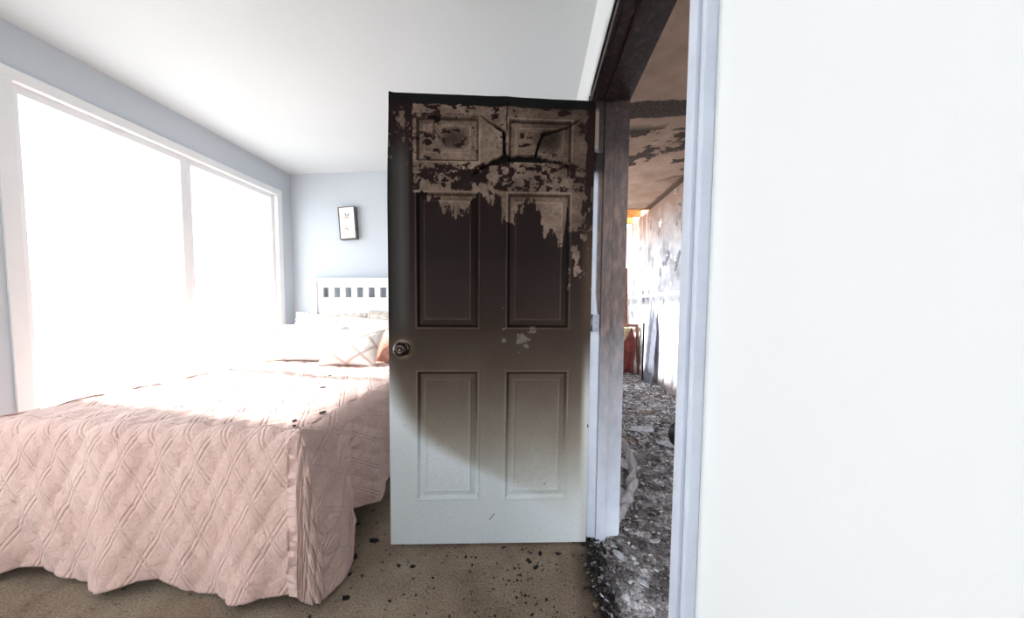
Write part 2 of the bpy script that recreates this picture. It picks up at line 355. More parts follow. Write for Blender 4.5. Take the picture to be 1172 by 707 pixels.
# ---- where the burnt film has flaked off and ash-brown ground shows
n1 = fbm(uu * 26, zz * 22, 21, 5, .6); n2 = fbm(uu * 60, zz * 26, 31, 4, .6); n3 = fbm(uu * 9, zz * 7, 41, 4)
ragged = n1 * .6 + n2 * .4
bias = np.full(uu.shape, -.6)
core = sst(uu, .100, .118) * sst(uu, .865, .835) * sst(zz, 1.945, 1.925) * sst(zz, 1.54, 1.575)
b_top = np.interp(zz, [1.56, 1.60, 1.64, 1.68, 1.71, 2.0], [.10, .16, .12, .20, .34, .34]) + .22 * sst(uu, .42, .48) * sst(zz, 1.73, 1.69) - .10 * sst(zz, 1.56, 1.60) * sst(zz, 1.69, 1.66) * sst(uu, .13, .16) * sst(uu, .38, .35)
bias = np.maximum(bias, -.6 + core * (.6 + b_top))
zbnd = np.interp(uu, [0, .1, .115, .15, .165, .20, .23, .26, .30, .345, .352, .37, .40, .41, .45, .485, .49, .505, .52, .54, .56, .58, .60, .63, .66, .675, .70, .73, .76, .775, .79, .80, .83, .845, .86, .9],
                 [1.9, 1.85, 1.62, 1.60, 1.555, 1.54, 1.50, 1.475, 1.48, 1.50, 1.54, 1.58, 1.60, 1.53, 1.52, 1.56, 1.44, 1.42, 1.43, 1.44, 1.49, 1.50, 1.54, 1.55, 1.44, 1.40, 1.39, 1.355, 1.37, 1.50, 1.42, 1.40, 1.45, 1.62, 1.9, 1.95])
zr = zz + (fbm(uu * 34, zz * 26, 51, 5, .62) - .5) * .16 + (fbm(uu * 80, zz * 9, 52, 3, .62) - .5) * .10
bl = np.where(zz <= 1.575, -.6 + 1.0 * sst(zr - zbnd, -.02, .03), -.6); bias = np.maximum(bias, bl)
fs = (uu < .1) & (zz > 1.62) & (zz < 1.93)
bias = np.where(fs, -.14 + .08 * sst(uu, .02, .08) - .5 * np.abs(zz - 1.80) / .15, bias)
# specks lower down the hinge side
sk = (uu > .78) & (zz > 1.15) & (zz < 1.6); bias = np.where(sk & (bias < -.3), -.27, bias)
peel = sst(ragged - .5 + bias * .55 + .07, -.012, .012)
patch = sst(fbm(uu * 24, zz * 34, 77, 5, .6) + .10 * sst(zz, 1.88, 1.94) + .07 * sst(zz, 1.70, 1.66) * sst(uu, .46, .38) - .03 * sst(uu, .40, .46), .61, .64) * (zz > 1.57)
mixp = sst(fbm(uu * 42, zz * 60, 78, 4, .6) + .14 * (1 - ((zz - 1.635) / .04) ** 2) * sst(uu, .13, .15) * sst(uu, .46, .36), .55, .58) * ((zz > 1.57) & (zz < 1.70))
ring = np.zeros_like(uu)
peel = peel * (1 - np.maximum(patch, mixp))
tone = fbm(uu * 7, zz * 9, 61, 5)[..., None]; fine = fbm(uu * 90, zz * 90, 71, 3)[..., None]
ash = np.array([104, 89, 79.]) * (.55 + .75 * tone) * (.80 + .36 * fine)
# grey scorched centre of the two upper fields
for (a, b, c, d) in PAN[4:]:
    q = np.clip(1 - ((uu - (a + b) / 2 - .03) / .075) ** 2 - ((zz - (c + d) / 2 - .005) / .055) ** 2, 0, 1)[..., None]; ash = ash * (1 - .42 * q)
rt_ = sst(uu, .5, .8)[..., None]; ash = ash * (1 - .26 * rt_ * sst(zz, 1.55, 1.7)[..., None])
colr = low * (1 - peel[..., None]) + ash * peel[..., None]
# pale rim of the knob ring, wipe mark under the right middle panel, scratch
kd = np.hypot(uu - .062, zz - .89); hl = (sst(kd, .056, .040) * .35)[..., None]; colr = colr * (1 - hl) + np.array([120, 104, 84.]) * hl
wm = sst(fbm(uu * 30, zz * 40, 91, 4) + .30 * np.exp(-((uu - .575 + (zz - .93) * -.9) / .02) ** 2 - ((zz - .93) / .04) ** 2), .68, .74)[..., None] * ((np.abs(uu - .57) < .08) & (np.abs(zz - .93) < .06))[..., None]
colr = colr * (1 - .55 * wm) + np.array([122, 114, 108.]) * .55 * wm
sc_ = (np.abs((uu - .455) - (zz - .125) * .8) < .0025) & (np.abs(zz - .125) < .014); colr[sc_] = (85, 85, 85)
# top edge char
te = sst(zz, DH - .035 - .02 * n3, DH - .028 - .02 * n3)[..., None]; colr = colr * (1 - te) + np.array([24, 20, 20.]) * te
# worn ridges of the mouldings: soot rubbed thin on the proud edges; the quirks are coloured darker
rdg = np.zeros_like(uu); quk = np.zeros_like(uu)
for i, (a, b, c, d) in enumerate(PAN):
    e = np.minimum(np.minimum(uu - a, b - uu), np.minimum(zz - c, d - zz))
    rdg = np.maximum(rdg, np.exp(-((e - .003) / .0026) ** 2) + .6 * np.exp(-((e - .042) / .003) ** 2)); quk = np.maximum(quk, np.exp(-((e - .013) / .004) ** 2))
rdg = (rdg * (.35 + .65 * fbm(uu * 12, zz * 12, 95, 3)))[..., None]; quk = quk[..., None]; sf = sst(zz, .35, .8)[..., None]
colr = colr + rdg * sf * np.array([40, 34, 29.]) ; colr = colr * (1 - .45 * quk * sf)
# ---- cracks in the blistered skin
def seg_d(pl, ws):
    best = np.full(uu.shape, 9.)
    w_ = np.zeros_like(uu)
    X = uu + (fbm(uu * 40, zz * 40, 5, 3) - .5) * .010; Z = zz + (fbm(uu * 40, zz * 40, 6, 3) - .5) * .010
    for (p, q), (wa, wb) in zip(zip(pl[:-1], pl[1:]), zip(ws[:-1], ws[1:])):
        px, pz = p; qx, qz = q; l2 = (qx - px) ** 2 + (qz - pz) ** 2; t = np.clip(((X - px) * (qx - px) + (Z - pz) * (qz - pz)) / l2, 0, 1)
        d = np.hypot(X - px - t * (qx - px), Z - pz - t * (qz - pz)) - (wa + (wb - wa) * t); best = np.minimum(best, d)
    return best
CR = [([(.201, 1.879), (.26, 1.887), (.398, 1.883), (.434, 1.858), (.496, 1.825), (.501, 1.711)], [.0008, .0016, .002, .004, .006, .007]),
      ([(.507, 1.95), (.508, 1.825)], [.0006, .0015]),
      ([(.816, 1.885), (.788, 1.866), (.726, 1.837), (.663, 1.816), (.647, 1.782), (.63, 1.719)], [.0012, .004, .006, .0055, .005, .005]),
      ([(.36, 1.635), (.386, 1.654), (.44, 1.690), (.501, 1.712), (.58, 1.712), (.64, 1.708), (.741, 1.695), (.765, 1.68), (.785, 1.633)], [.001, .003, .007, .016, .014, .012, .005, .002, .001]),
      ([(.201, 1.879), (.2, 1.832), (.215, 1.80), (.249, 1.767)], [.0006, .0008, .0008, .0004])]
cd = np.full(uu.shape, 9.)
for pl, ws in CR: cd = np.minimum(cd, seg_d(pl, ws))
lift = .007 * np.exp(-np.clip(cd, 0, 9) / .028) * (zz > 1.6)
above = np.interp(uu, [.36, .44, .5, .58, .74, .79], [1.654, 1.690, 1.712, 1.712, 1.695, 1.64])
lift = lift * np.where(zz > above, 1.25, .35)
crk = sst(cd, .0012, -.0006)
dep = dep + lift * (1 - crk) - .014 * crk
inner = np.stack([np.full(uu.shape, v) for v in (26., 9., 9.)], -1); cm = crk[..., None]; colr = colr * (1 - cm) + inner * cm
dep = dep - peel * .0007 + (n1 - .5) * .0012 * sst(zz, 1.2, 1.6) + (fbm(uu * 4, zz * 4, 15) - .5) * .006 * sst(zz, 1.3, 1.8)
# alligatored paint on the left middle panel
al = sst(np.abs(fbm(uu * 60, zz * 24, 87, 2, .5) - .5), .02, .0) * ((uu > .15) & (uu < .36) & (zz > 1.2) & (zz < 1.55)); dep = dep + al * .0006
albedo = np.power(np.clip(colr, 0, 255) / 255, 2.2) / (187 / 255) ** 2.2 * 0.72; albedo = np.maximum(albedo * 1.012 - .009, .003)
# outline: shrunken, ragged head
topz = DH - np.interp(uu, [0, .02, .4, DW], [0, .004, .010, .022]) ; zz2 = np.where(zz > 1.6, 1.6 + (zz - 1.6) * (topz - 1.6) / (DH - 1.6), zz)
uu2 = uu + .004 * zz / DH
ed = sst(zz, 1.8, DH) * .006 * fbm(zz * 30, uu * 0 + 3.3, 8); uu2 = np.where(uu < .02, uu2 + .5 * ed + .008 * sst(zz, 1.5, DH), uu2)
V = np.stack([uu2, -DT / 2 - dep, zz2], -1).reshape(-1, 3); A = albedo.reshape(-1, 3)
FA = grid_faces(nu, nv); pf = pid.ravel(); fpid = np.where((pf[FA] == pf[FA[:, :1]]).all(1), pf[FA[:, 0]], -1)
# orientation: outward is -y
def sub(ids, extraV=None, extraF=None):
    Fs = FA[ids]; used, inv = np.unique(Fs, return_inverse=True); return V[used], inv.reshape(Fs.shape), A[used]
v, f_, a_ = sub(fpid == -1)
# add rim and back to the slab
def loopidx():
    b = [(i, 0) for i in range(nu)] + [(nu - 1, j) for j in range(1, nv)] + [(i, nv - 1) for i in range(nu - 2, -1, -1)] + [(0, j) for j in range(nv - 2, 0, -1)]
    return [i * nv + j for i, j in b]
lp = loopidx(); rimV = V[lp].copy(); backV = rimV.copy(); backV[:, 1] = DT / 2
n0 = len(v); nl = len(lp); q = np.arange(nl); q2 = (q + 1) % nl
rimA = A[lp].copy(); zl = rimV[:, 2]; clean = (rimV[:, 0] > DW - .002); rimA[clean] = (.75, .76, .78); rimA[(rimV[:, 0] < .012)] *= .8
rf = np.stack([n0 + q, n0 + nl + q, n0 + nl + q2, n0 + q2], 1)
v = np.vstack([v, rimV, backV]); a_ = np.vstack([a_, rimA, rimA]); f_ = np.vstack([f_, rf])
me = mesh_np('slab', v, f_, colr=a_); slab = link('slab', me, M_door, door, True)
# plain back of the slab
bkV = [(0, DT / 2, 0), (DW, DT / 2, 0), (DW + .004, DT / 2, topz[-1, 0]), (0, DT / 2, topz[0, 0])]
link('back_skin', mesh_np('back_skin', bkV, [(0, 3, 2, 1)], colr=[(.75, .76, .77)] * 4), M_door, door)
for i in range(6):
    pv, pfc, pa = sub(fpid == i); po = link('panel', mesh_np('panel', pv, pfc, colr=pa), M_door, door, True)
for o_ in [slab] + [c for c in door.children if c.name.startswith('panel')]:
    pass
# knob
M_knob = simple('tarnished_dark_knob_metal', srgb(62, 54, 52), .22, .9, nscale=40, amt=.25)
M_rose = simple('pale_ringed_rosette_metal', srgb(150, 128, 108), .35, .8, nscale=40, amt=.2)
ro = lathe('rosette', [(.037, 0), (.038, -.003), (.036, -.005), (.034, -.004), (.030, -.003), (.022, -.010), (.013, -.013)], M_rose, door, loc=(.062, -DT / 2, .890))
kb = lathe('knob', [(.011, -.004), (.011, -.016), (.017, -.021), (.0280, -.026), (.0315, -.033), (.0300, -.041), (.023, -.047), (.012, -.0495), (.009, -.0475), (.0001, -.0475)], M_knob, door, loc=(.062, -DT / 2, .890))
lathe('rosette_core', [(.0325, -.0055), (.020, -.0075), (.010, -.0075)], M_knob, ro)
lathe('key_button', [(.0001, -.051), (.005, -.051), (.0055, -.047)], M_rose, kb)
box('latch_plate', (-.0015, .001, -.012, .012, .862, .918), M_steel, door, .0005)
# hinges: knuckle at the wall face, leaf on the jamb
for z, mt, lb in ((1.705, M_steel_dark, 'soot-blackened steel hinge'), (1.005, M_steel, 'grey steel hinge')):
    hx, hy = DW + .008, .012
    hg = lathe('hinge', [(.0001, -.038), (.0062, -.038), (.0062, .038), (.0001, .038)], mt, door, 16, 'Z', (hx, hy - .02, z)); hg['label'] = lb
    box('leaf', (-.002, .034, -.0035, -.0015, -.037, .037), mt, hg, .0005)
    for zz_ in (-.025, 0, .025): lathe('screw', [(.0001, -.0045), (.0028, -.0045), (.0034, -.0035)], mt, hg, 12, 'Y', (.022, 0, zz_))

# ---------------------------------------------------------------- hall beyond the doorway
HX0, HX1, HZ, HY0, HY1 = XR + .12, 1.67, 2.50, -1.2, 6.6
def debris_height(x, y): return .012 + .035 * fbm(x * 6, y * 6, 101, 4) + .05 * sst(x, 1.35, 1.67) * fbm(x * 3, y * 3, 102)
gx, gy = np.meshgrid(np.linspace(.285, HX1, 90), np.linspace(HY0, HY1, 430), indexing='ij')
gz = debris_height(gx, gy) * sst(gx, .285, .42) - .004
nn = fbm(gx * 16, gy * 16, 111, 5, .62); n4 = fbm(gx * 3, gy * 3, 113, 4)
gc = np.stack([np.interp(nn, [.25, .42, .55, .7], c) for c in ([.03, .08, .15, .30], [.028, .076, .148, .30], [.029, .077, .152, .31])], -1)
gc *= (1.7 + 1.5 * n4[..., None])
def mk_ash():
    k = NT('grey_ash_bed', 0.95, 0, .15); p = k.pos(); c = k.n('ShaderNodeVertexColor', layer_name='Col').outputs[0]
    g1 = k.ramp(k.noise(p, 90, 5, .75), [(.36, (.4, .38, .38)), (.5, (.95, .92, .92)), (.64, (1.8, 1.72, 1.70))]); c = k.mix(1.0, c, g1, 'MULTIPLY')
    g2 = k.ramp(k.noise(p, 16, 5, .7), [(.38, (.5, .48, .48)), (.62, (1.5, 1.5, 1.55))]); c = k.mix(1.0, c, g2, 'MULTIPLY')
    k.color(c); k.bump(k.noise(p, 90, 5, .75), 1.0, .012); return k.m
M_ash = mk_ash()
fl = link('floor_hall', mesh_np('floor_hall', np.stack([gx, gy, gz], -1).reshape(-1, 3), grid_faces(90, 430), colr=gc.reshape(-1, 3)), M_ash, None, True)
fl.name = 'floor_2'; struct(fl, 'hallway floor buried in ash')
struct(box('wall_hall_right', (HX1, HX1 + .12, HY0, HY1, 0, HZ), M_hwall)).name = 'wall_far_right'
struct(box('ceiling_2', (HX0, HX1 + .12, HY0, 4.8, HZ, HZ + .1), M_hceil), 'smoke-stained hallway ceiling')
HWN = (3.6, 5.9, 1.30, 2.40)
wl = wall_x('wall_hall_left', HX0 - .001, HX0 + .02, YB + .12, HY1, HZ, [HWN], M_hwall); wl.name = 'wall_beyond_bedroom'
struct(boxes('wall_hall_end', [(HX0, HX1, HY1, HY1 + .1, 0, HZ)], M_hwall)).name = 'wall_hall_end'
wn = struct(boxes('added_window_4', [(HX0 - .05, HX0, 3.6, 5.9, 1.30, 1.35), (HX0 - .05, HX0, 3.6, 5.9, 2.35, 2.40), (HX0 - .05, HX0, 3.6, 3.66, 1.35, 2.35), (HX0 - .05, HX0, 5.84, 5.9, 1.35, 2.35), (HX0 - .05, HX0, 4.72, 4.78, 1.35, 2.35)], M_white))  # unseen opening added to brighten the hall wall; high sill keeps sun off floor
# bared timber at the far end of the ceiling
M_wood = simple('bare_orange_pine', srgb(214, 146, 78), .7, nscale=20, amt=.2)
rj = struct(box('trim_2', (HX0, HX1, 4.8, 4.85, HZ - .01, HZ + .2), M_wood), 'bare orange ceiling timber where the hallway ceiling has burnt away')
for i in range(3): box('joist', (HX0, HX1, 5.2 + i * .42, 5.25 + i * .42, HZ, HZ + .16), M_wood, rj)
for i in range(3): box('board', (HX0, HX1, 4.86 + i * .17, 5.01 + i * .17, HZ + .16, HZ + .18), M_wood, rj)

# scattered fragments of ash, plaster and charcoal: one uncountable mass
def fragments(name, n, pick, parent=None):
    cube = np.array([(x, y, z) for x in (-.5, .5) for y in (-.5, .5) for z in (-.5, .5)]); cf = np.array([(0, 1, 3, 2), (4, 6, 7, 5), (0, 4, 5, 1), (2, 3, 7, 6), (0, 2, 6, 4), (1, 5, 7, 3)])
    Vs = []; Fs = []; Cs = []
    for i in range(n):
        p, s, c = pick(); v = cube * s * RNG.uniform(.55, 1.3, (8, 3)); a, b, g = RNG.uniform(0, 6.28), RNG.normal(0, .35), RNG.normal(0, .35)
        Rz = np.array([[math.cos(a), -math.sin(a), 0], [math.sin(a), math.cos(a), 0], [0, 0, 1]]); Rx = np.array([[1, 0, 0], [0, math.cos(b), -math.sin(b)], [0, math.sin(b), math.cos(b)]])
        Vs.append(v @ Rx.T @ Rz.T + p); Fs.append(cf + 8 * i); Cs.append(np.repeat(np.array([c]), 8, 0))
    return link(name, mesh_np(name, np.vstack(Vs), np.vstack(Fs), colr=np.vstack(Cs)), M_rubble, parent)
PALR = [(.09, .08, .08), (.17, .155, .155), (.26, .24, .245), (.33, .31, .32), (.42, .41, .43), (.54, .53, .55), (.70, .69, .70), (.36, .28, .22)]
PALD = [(.012, .01, .01), (.03, .026, .026), (.06, .053, .053), (.12, .11, .11), (.22, .21, .22), (.4, .4, .43), (.6, .6, .62), (.2, .14, .1)]
def pick_hall():
    y = .45 + 5.9 * RNG.random() ** 1.5; x = RNG.uniform(.32, HX1 - .02)
    s = (.0015 + .0085 * RNG.random() ** 2) * (1 + .35 * y); white = fbm(np.array([x * 2.5]), np.array([y * 1.6]), 131)[0]
    c = PALR[RNG.choice(8, p=[.16, .2, .2, .16, .12, .07 , .04, .05])]
    if white > .58 and RNG.random() < .5: c = PALR[RNG.choice([5, 6])]
    z = float((debris_height(np.array([x]), np.array([y])) * sst(np.array([x]), .285, .42))[0])
    return np.array([x, y, z + s * .1]), np.array([s * RNG.uniform(.8, 2.2), s, s * RNG.uniform(.2, .6)]), c
tag(fragments('rubble', 26000, pick_hall), 'grey and white ash rubble covering the hallway floor', 'rubble', kind='stuff')
def pick_thr():
    y = RNG.uniform(.5, 1.46); x = .285 + RNG.normal(0, .022) + .015 * math.sin(y * 9); s = RNG.uniform(.004, .013)
    return np.array([x, y, .004 + s * .2]), np.array([s * 1.5, s, s * .6]), PALD[RNG.choice(8, p=[.38, .3, .12, .06, .06, .02, .03, .03])]
tag(fragments('char_crumbs', 750, pick_thr), 'black char crumbs along the edge between carpet and hallway floor', 'debris', kind='stuff')
def pick_carpet():
    if RNG.random() < .45: x = RNG.normal(-.02, .16); y = RNG.normal(1.12, .14)
    else: x = RNG.uniform(-.78, .25); y = RNG.uniform(.75, 2.0)
    x = min(max(x, -.78), .25); s = RNG.uniform(.0015, .0065)
    return np.array([x, y, .002 + s * .25]), np.array([s * RNG.uniform(1, 2), s, s * .5]), PALD[RNG.choice([0, 0, 1, 1, 2])]
tag(fragments('soot_specks', 420, pick_carpet), 'fine black soot specks strewn over the beige carpet', 'debris', kind='stuff')

def flake(name, pts, th, mat, loc, rot=(0, 0, 0), seed=0, parent=None, curl=0.0):
    """irregular broken sheet from an outline, subdivided and curled"""
    bm = bmesh.new(); vs = [bm.verts.new((x, y, 0)) for x, y in pts]; fc = bm.faces.new(vs)
    r = bmesh.ops.extrude_face_region(bm, geom=[fc]); bmesh.ops.translate(bm, vec=(0, 0, th), verts=[e for e in r['geom'] if isinstance(e, bmesh.types.BMVert)])
    bmesh.ops.triangulate(bm, faces=bm.faces[:]); bmesh.ops.subdivide_edges(bm, edges=bm.edges[:], cuts=2, use_grid_fill=True)
    rr = random.Random(seed)
    for v_ in bm.verts:
        v_.co.z += curl * (v_.co.x ** 2 + .5 * v_.co.y ** 2) + rr.uniform(-.15, .15) * th
    o = done(bm, name, mat, parent); o.location = loc; o.rotation_euler = rot; return o
def outline(n, rx, ry, seed):
    rr = random.Random(seed); return [(rx * rr.uniform(.6, 1.1) * math.cos(6.283 * i / n), ry * rr.uniform(.6, 1.1) * math.sin(6.283 * i / n)) for i in range(n)]
M_char = simple('black_char', srgb(26, 21, 20), .8, nscale=120, amt=.4, bump=.6)
spots = [(-.721, 1.342, .022, 'black charred flake on carpet just off the door corner, largest of these'), (-.90, 1.40, .010, 'small charred flake on carpet touching the coverlet hem'),
         (-.754, 1.246, .013, 'charred flake on carpet between coverlet hem and door corner'), (-.68, 1.056, .016, 'charred flake on carpet nearest the bed foot corner'),
         (-.727, 1.155, .009, 'thin charred flake on carpet beside the scalloped hem'), (-.549, 1.217, .009, 'charred flake on carpet below the left end of the door'),
         (-.489, 1.219, .011, 'second charred flake on carpet below the left end of the door'), (-.279, 1.291, .009, 'charred flake on carpet below the left lower door panel'),
         (-.007, 1.300, .014, 'charred flake on carpet below the right lower door panel, left of three'), (.022, 1.268, .012, 'charred flake on carpet below the right lower door panel, nearest of three'),
         (.043, 1.345, .012, 'charred flake on carpet against the bottom edge of the door'), (.119, 1.352, .011, 'charred flake on carpet near the hinge end of the door'),
         (-.854, 1.44, .010, 'elongated charred flake on carpet under the coverlet bulge')]
for i, (x, y, s, lb) in enumerate(spots):
    tag(flake('char_flake', outline(7, s * 1.2, s * .7, i), .004, M_char, (x, y, .001), (0, 0, i * 1.1), i, curl=3), lb, 'debris', 'charred flakes on the carpet')

M_plast = simple('broken_white_plasterboard', srgb(176, 177, 184), .9, nscale=45, amt=.45, bump=.5)
M_board = simple('scorched_grey_brown_board', srgb(120, 104, 94), .85, nscale=30, amt=.35, bump=.5)
def lay(name, x, y, rx, ry, seed, mat, lb, cat, rz=0., tilt=(0, 0), th=.008, grp=None, curl=.4):
    z = float(debris_height(np.array([x]), np.array([y]))[0]) + .006
    tag(flake(name, outline(9, rx, ry, seed), th, mat, (x, y, z), (tilt[0], tilt[1], rz), seed, curl=curl), lb, cat, grp)
g = 'broken plasterboard pieces in the hallway'
lay('plaster_piece', .95, 2.78, .15, .07, 1, M_plast, 'long pale plaster piece lying across the middle of the hallway rubble', 'plaster', .2, (.05, .03), grp=g)
lay('plaster_piece', 1.05, 2.48, .11, .05, 2, M_plast, 'pale plaster piece in hallway beside the curled brown scrap', 'plaster', -.3, (.08, -.03), grp=g)
lay('plaster_piece', .80, 3.10, .12, .09, 3, M_plast, 'pale plaster piece furthest along the hallway by the door frame', 'plaster', .7, (.02, .05), grp=g)
lay('plaster_piece', .60, 2.15, .07, .09, 4, M_plast, 'white plaster piece between the door frame and the curled grey strip', 'plaster', .1, (.03, .04), grp=g)
lay('plaster_piece', .50, 1.80, .045, .10, 5, M_plast, 'white plaster piece at the foot of the door frame left of the strip', 'plaster', .3, (.02, .02), grp=g)
lay('plaster_piece', .375, 1.33, .017, .035, 6, M_plast, 'small white plaster chip just outside the threshold', 'plaster', .5, grp=g, th=.006)
lay('plaster_piece', .43, 1.20, .014, .028, 7, M_plast, 'small white plaster chip nearest the camera in the hallway', 'plaster', .9, grp=g, th=.006)
lay('plaster_piece', .56, 1.43, .030, .012, 8, M_plast, 'narrow white plaster chip right of the threshold chips', 'plaster', .1, grp=g, th=.006)
lay('burnt_board', 1.10, 3.2, .18, .035, 9, M_board, 'brown scorched board fragment lying across the far hallway rubble', 'board', .25, (.03, .02), grp='scorched boards in the hallway')
lay('burnt_board', .74, 2.55, .10, .04, 10, M_board, 'brown curled scrap at the far end of the pale strip', 'board', -.5, (.2, .2), grp='scorched boards in the hallway', curl=3)
# the curled strip running along the left side
path = [(.700, 2.46), (.70, 2.32), (.672, 2.15), (.630, 1.98), (.585, 1.86), (.535, 1.76), (.475, 1.65), (.430, 1.56), (.405, 1.50)]
pts = []; 
for i in range(len(path) - 1):
    for t in np.linspace(0, 1, 10, endpoint=False): pts.append((path[i][0] * (1 - t) + path[i + 1][0] * t, path[i][1] * (1 - t) + path[i + 1][1] * t))
pts = np.array(pts); ns = len(pts); V_ = []; 
for i, (x, y) in enumerate(pts):
    d_ = pts[min(i + 1, ns - 1)] - pts[max(i - 1, 0)]; d_ /= np.linalg.norm(d_); nrm = np.array([-d_[1], d_[0]]); w_ = .030 * (1 + .2 * math.sin(i * .4)) * min(1, .3 + (ns - i) / 25)
    for j in range(9):
        a = -1 + j / 4; V_.append((x + nrm[0] * a * w_, y + nrm[1] * a * w_, .085 - .045 * a * a * (1 + .4 * math.sin(i * .3)) + .008 * math.sin(i * .55 + j) - .03 * (i / ns)))
V_ = np.array(V_); ntop = len(V_); Vb = V_.copy(); Vb[:, 2] = np.maximum(.012, Vb[:, 2] - .012); fc = grid_faces(ns, 9)
edge = [(i * 9, (i + 1) * 9, ntop + (i + 1) * 9, ntop + i * 9) for i in range(ns - 1)] + [(i * 9 + 8, ntop + i * 9 + 8, ntop + (i + 1) * 9 + 8, (i + 1) * 9 + 8) for i in range(ns - 1)]
cs = np.repeat(np.array([[.50, .48, .50]]), 2 * ntop, 0) * (.6 + .7 * fbm(np.arange(2 * ntop) * .13, np.arange(2 * ntop) * .03, 3))[:, None]
st_ = link('carpet_strip', mesh_np('carpet_strip', np.vstack([V_, Vb]), np.vstack([fc, fc[:, ::-1] + ntop, np.array(edge)]), colr=cs), M_rubble, None, True)
tag(st_, 'long curled grey strip of burnt carpet edge winding along the hallway rubble', 'strip')

# leaning sheet-metal trim on the hallway wall
M_galv = simple('heat_blued_sheet_metal', srgb(150, 156, 172), .4, .5, nscale=10, amt=.3)
sm = empty('leaning_metal_strip', (HX1 - .03, 4.35, 0), 'grey metal strips leaning upright against the scorched hallway wall', 'metal strip')
bm = bmesh.new()
for (a, b, z1) in ((.0, .16, 1.00), (.17, .30, 1.06)):
    vs = [bm.verts.new(c) for c in ((-.05, a, .02), (-.05, b, .02), (-.005, b, z1 * .75), (.012, (a + b) / 2 + .02, z1 * 1.1), (-.005, a, z1 * .75))]; bm.faces.new(vs)
r = bmesh.ops.extrude_face_region(bm, geom=bm.faces[:]); bmesh.ops.translate(bm, vec=(-.008, 0, 0), verts=[e for e in r['geom'] if isinstance(e, bmesh.types.BMVert)])
done(bm, 'strip', M_galv, sm, .002)
box('folded_edge', (-.075, -.055, .305, .325, .02, .86), M_steel_dark, sm, .002)

# burnt chair and leaning plank at the far end
M_red = simple('dark_red_scorched_cloth', srgb(92, 38, 36), .9, nscale=14, amt=.4, bump=.4)
M_burnwood = simple('scorched_brown_wood', srgb(112, 76, 62), .75, nscale=14, amt=.35, bump=.4)
ch = empty('burnt_chair', (1.42, 5.25, .02), 'burnt chair with red cloth hanging below its rail at hallway end', 'chair', None, .15)
for (x, y, z1) in ((-.17, -.18, .78), (.17, -.18, .80), (-.17, .18, .78), (.17, .18, .78)):
    bm = bmesh.new(); vs = box_bm(bm, x - .018, x + .018, y - .018, y + .018, 0, z1)
    for v_ in vs:
        if v_.co.z < .01: v_.co.x += .05 * (1 if x > 0 else -1)
    done(bm, 'leg', M_burnwood, ch, .003)
boxes('seat_rail', [(-.19, .19, -.20, -.165, .76, .80), (-.19, .19, .165, .20, .74, .78), (-.19, -.155, -.165, .165, .75, .79), (.155, .19, -.165, .165, .75, .79)], M_burnwood, ch, .003)
gu, gv = 24, 30; P_ = []
for i in range(gu):
    for j in range(gv):
        a, b = i / (gu - 1), j / (gv - 1); P_.append((-.15 + .30 * a * (.35 + .65 * b) + .12 * (1 - b) * a + .03 * math.sin(b * 5), -.205 - .03 * math.sin(a * 14 + b * 3) * b - .05 * b, (.50 + .26 * a ** 3) * (1 - b) + .05 * b))
cl_ = link('hanging_cloth', mesh_np('hanging_cloth', P_, grid_faces(gu, gv)), M_red, ch, True); sd = cl_.modifiers.new('thick', 'SOLIDIFY'); sd.thickness = .006
box('foam_pad', (-.14, .10, -.165, .16, .48, .74), simple('yellowed_seat_foam', srgb(176, 160, 128), .9, nscale=15, amt=.25, bump=.5), ch, .02)
bm = bmesh.new(); box_bm(bm, -.04, .04, -.012, .012, 0, 1.72); pk = done(bm, 'charred_plank', M_burnwood, None, .003)
pk.location = (1.60, 5.62, .02); pk.rotation_euler = (.06, -.045, .1); tag(pk, 'dark charred plank leaning upright behind the burnt chair', 'plank')

# ---------------------------------------------------------------- bed
BX0, BX1, BYH, BYF, BZ = -2.19, -.83, 2.90, 1.04, .60
bed = empty('bed', ((BX0 + BX1) / 2, 2.0, 0), 'white slatted bed under the pink quilted coverlet', 'bed')
bx = (BX0 + BX1) / 2
def bb(name, b, mat, bev=.004, parent=bed):
    return box(name, (b[0] - bx, b[1] - bx, b[2] - 2.0, b[3] - 2.0, b[4], b[5]), mat, parent, bev)
hb = bb('headboard', (BX0 + .06, BX1 - .06, 2.945, 2.97, .35, 1.155), M_white)
bb('head_post', (BX0, BX0 + .065, 2.925, 2.985, 0, 1.325), M_white, .004, bed); bb('head_post', (BX1 - .065, BX1, 2.925, 2.985, 0, 1.325), M_white, .004, bed)
bb('cap_rail', (BX0 - .035, BX1 + .035, 2.91, 3.0, 1.325, 1.352), M_white, .005, hb)
bb('top_rail', (BX0 + .065, BX1 - .065, 2.94, 2.975, 1.262, 1.325), M_white, .003, hb)
bb('mid_rail', (BX0 + .065, BX1 - .065, 2.94, 2.975, 1.130, 1.165), M_white, .003, hb)
x = BX0 + .065; op = BX0 + .117
while op < BX1 - .1:
    bb('slat', (x, op, 2.944, 2.972, 1.165, 1.262), M_white, .002, hb); x = op + .062; op += .119
bb('slat', (x, BX1 - .065, 2.944, 2.972, 1.165, 1.262), M_white, .002, hb)
bb('side_rail', (BX0 + .02, BX0 + .045, 1.12, 2.93, .2, .34), M_white); bb('side_rail', (BX1 - .045, BX1 - .02, 1.12, 2.93, .2, .34), M_white)
for xx in (BX0 + .04, BX1 - .09): bb('leg', (xx, xx + .05, 1.12, 1.17, 0, .34), M_white)
M_matt = simple('white_mattress_ticking', (.75, .74, .72), .8)
bb('mattress', (BX0 + .03, BX1 - .03, 1.10, 2.91, .30, BZ - .012), M_matt, .04)

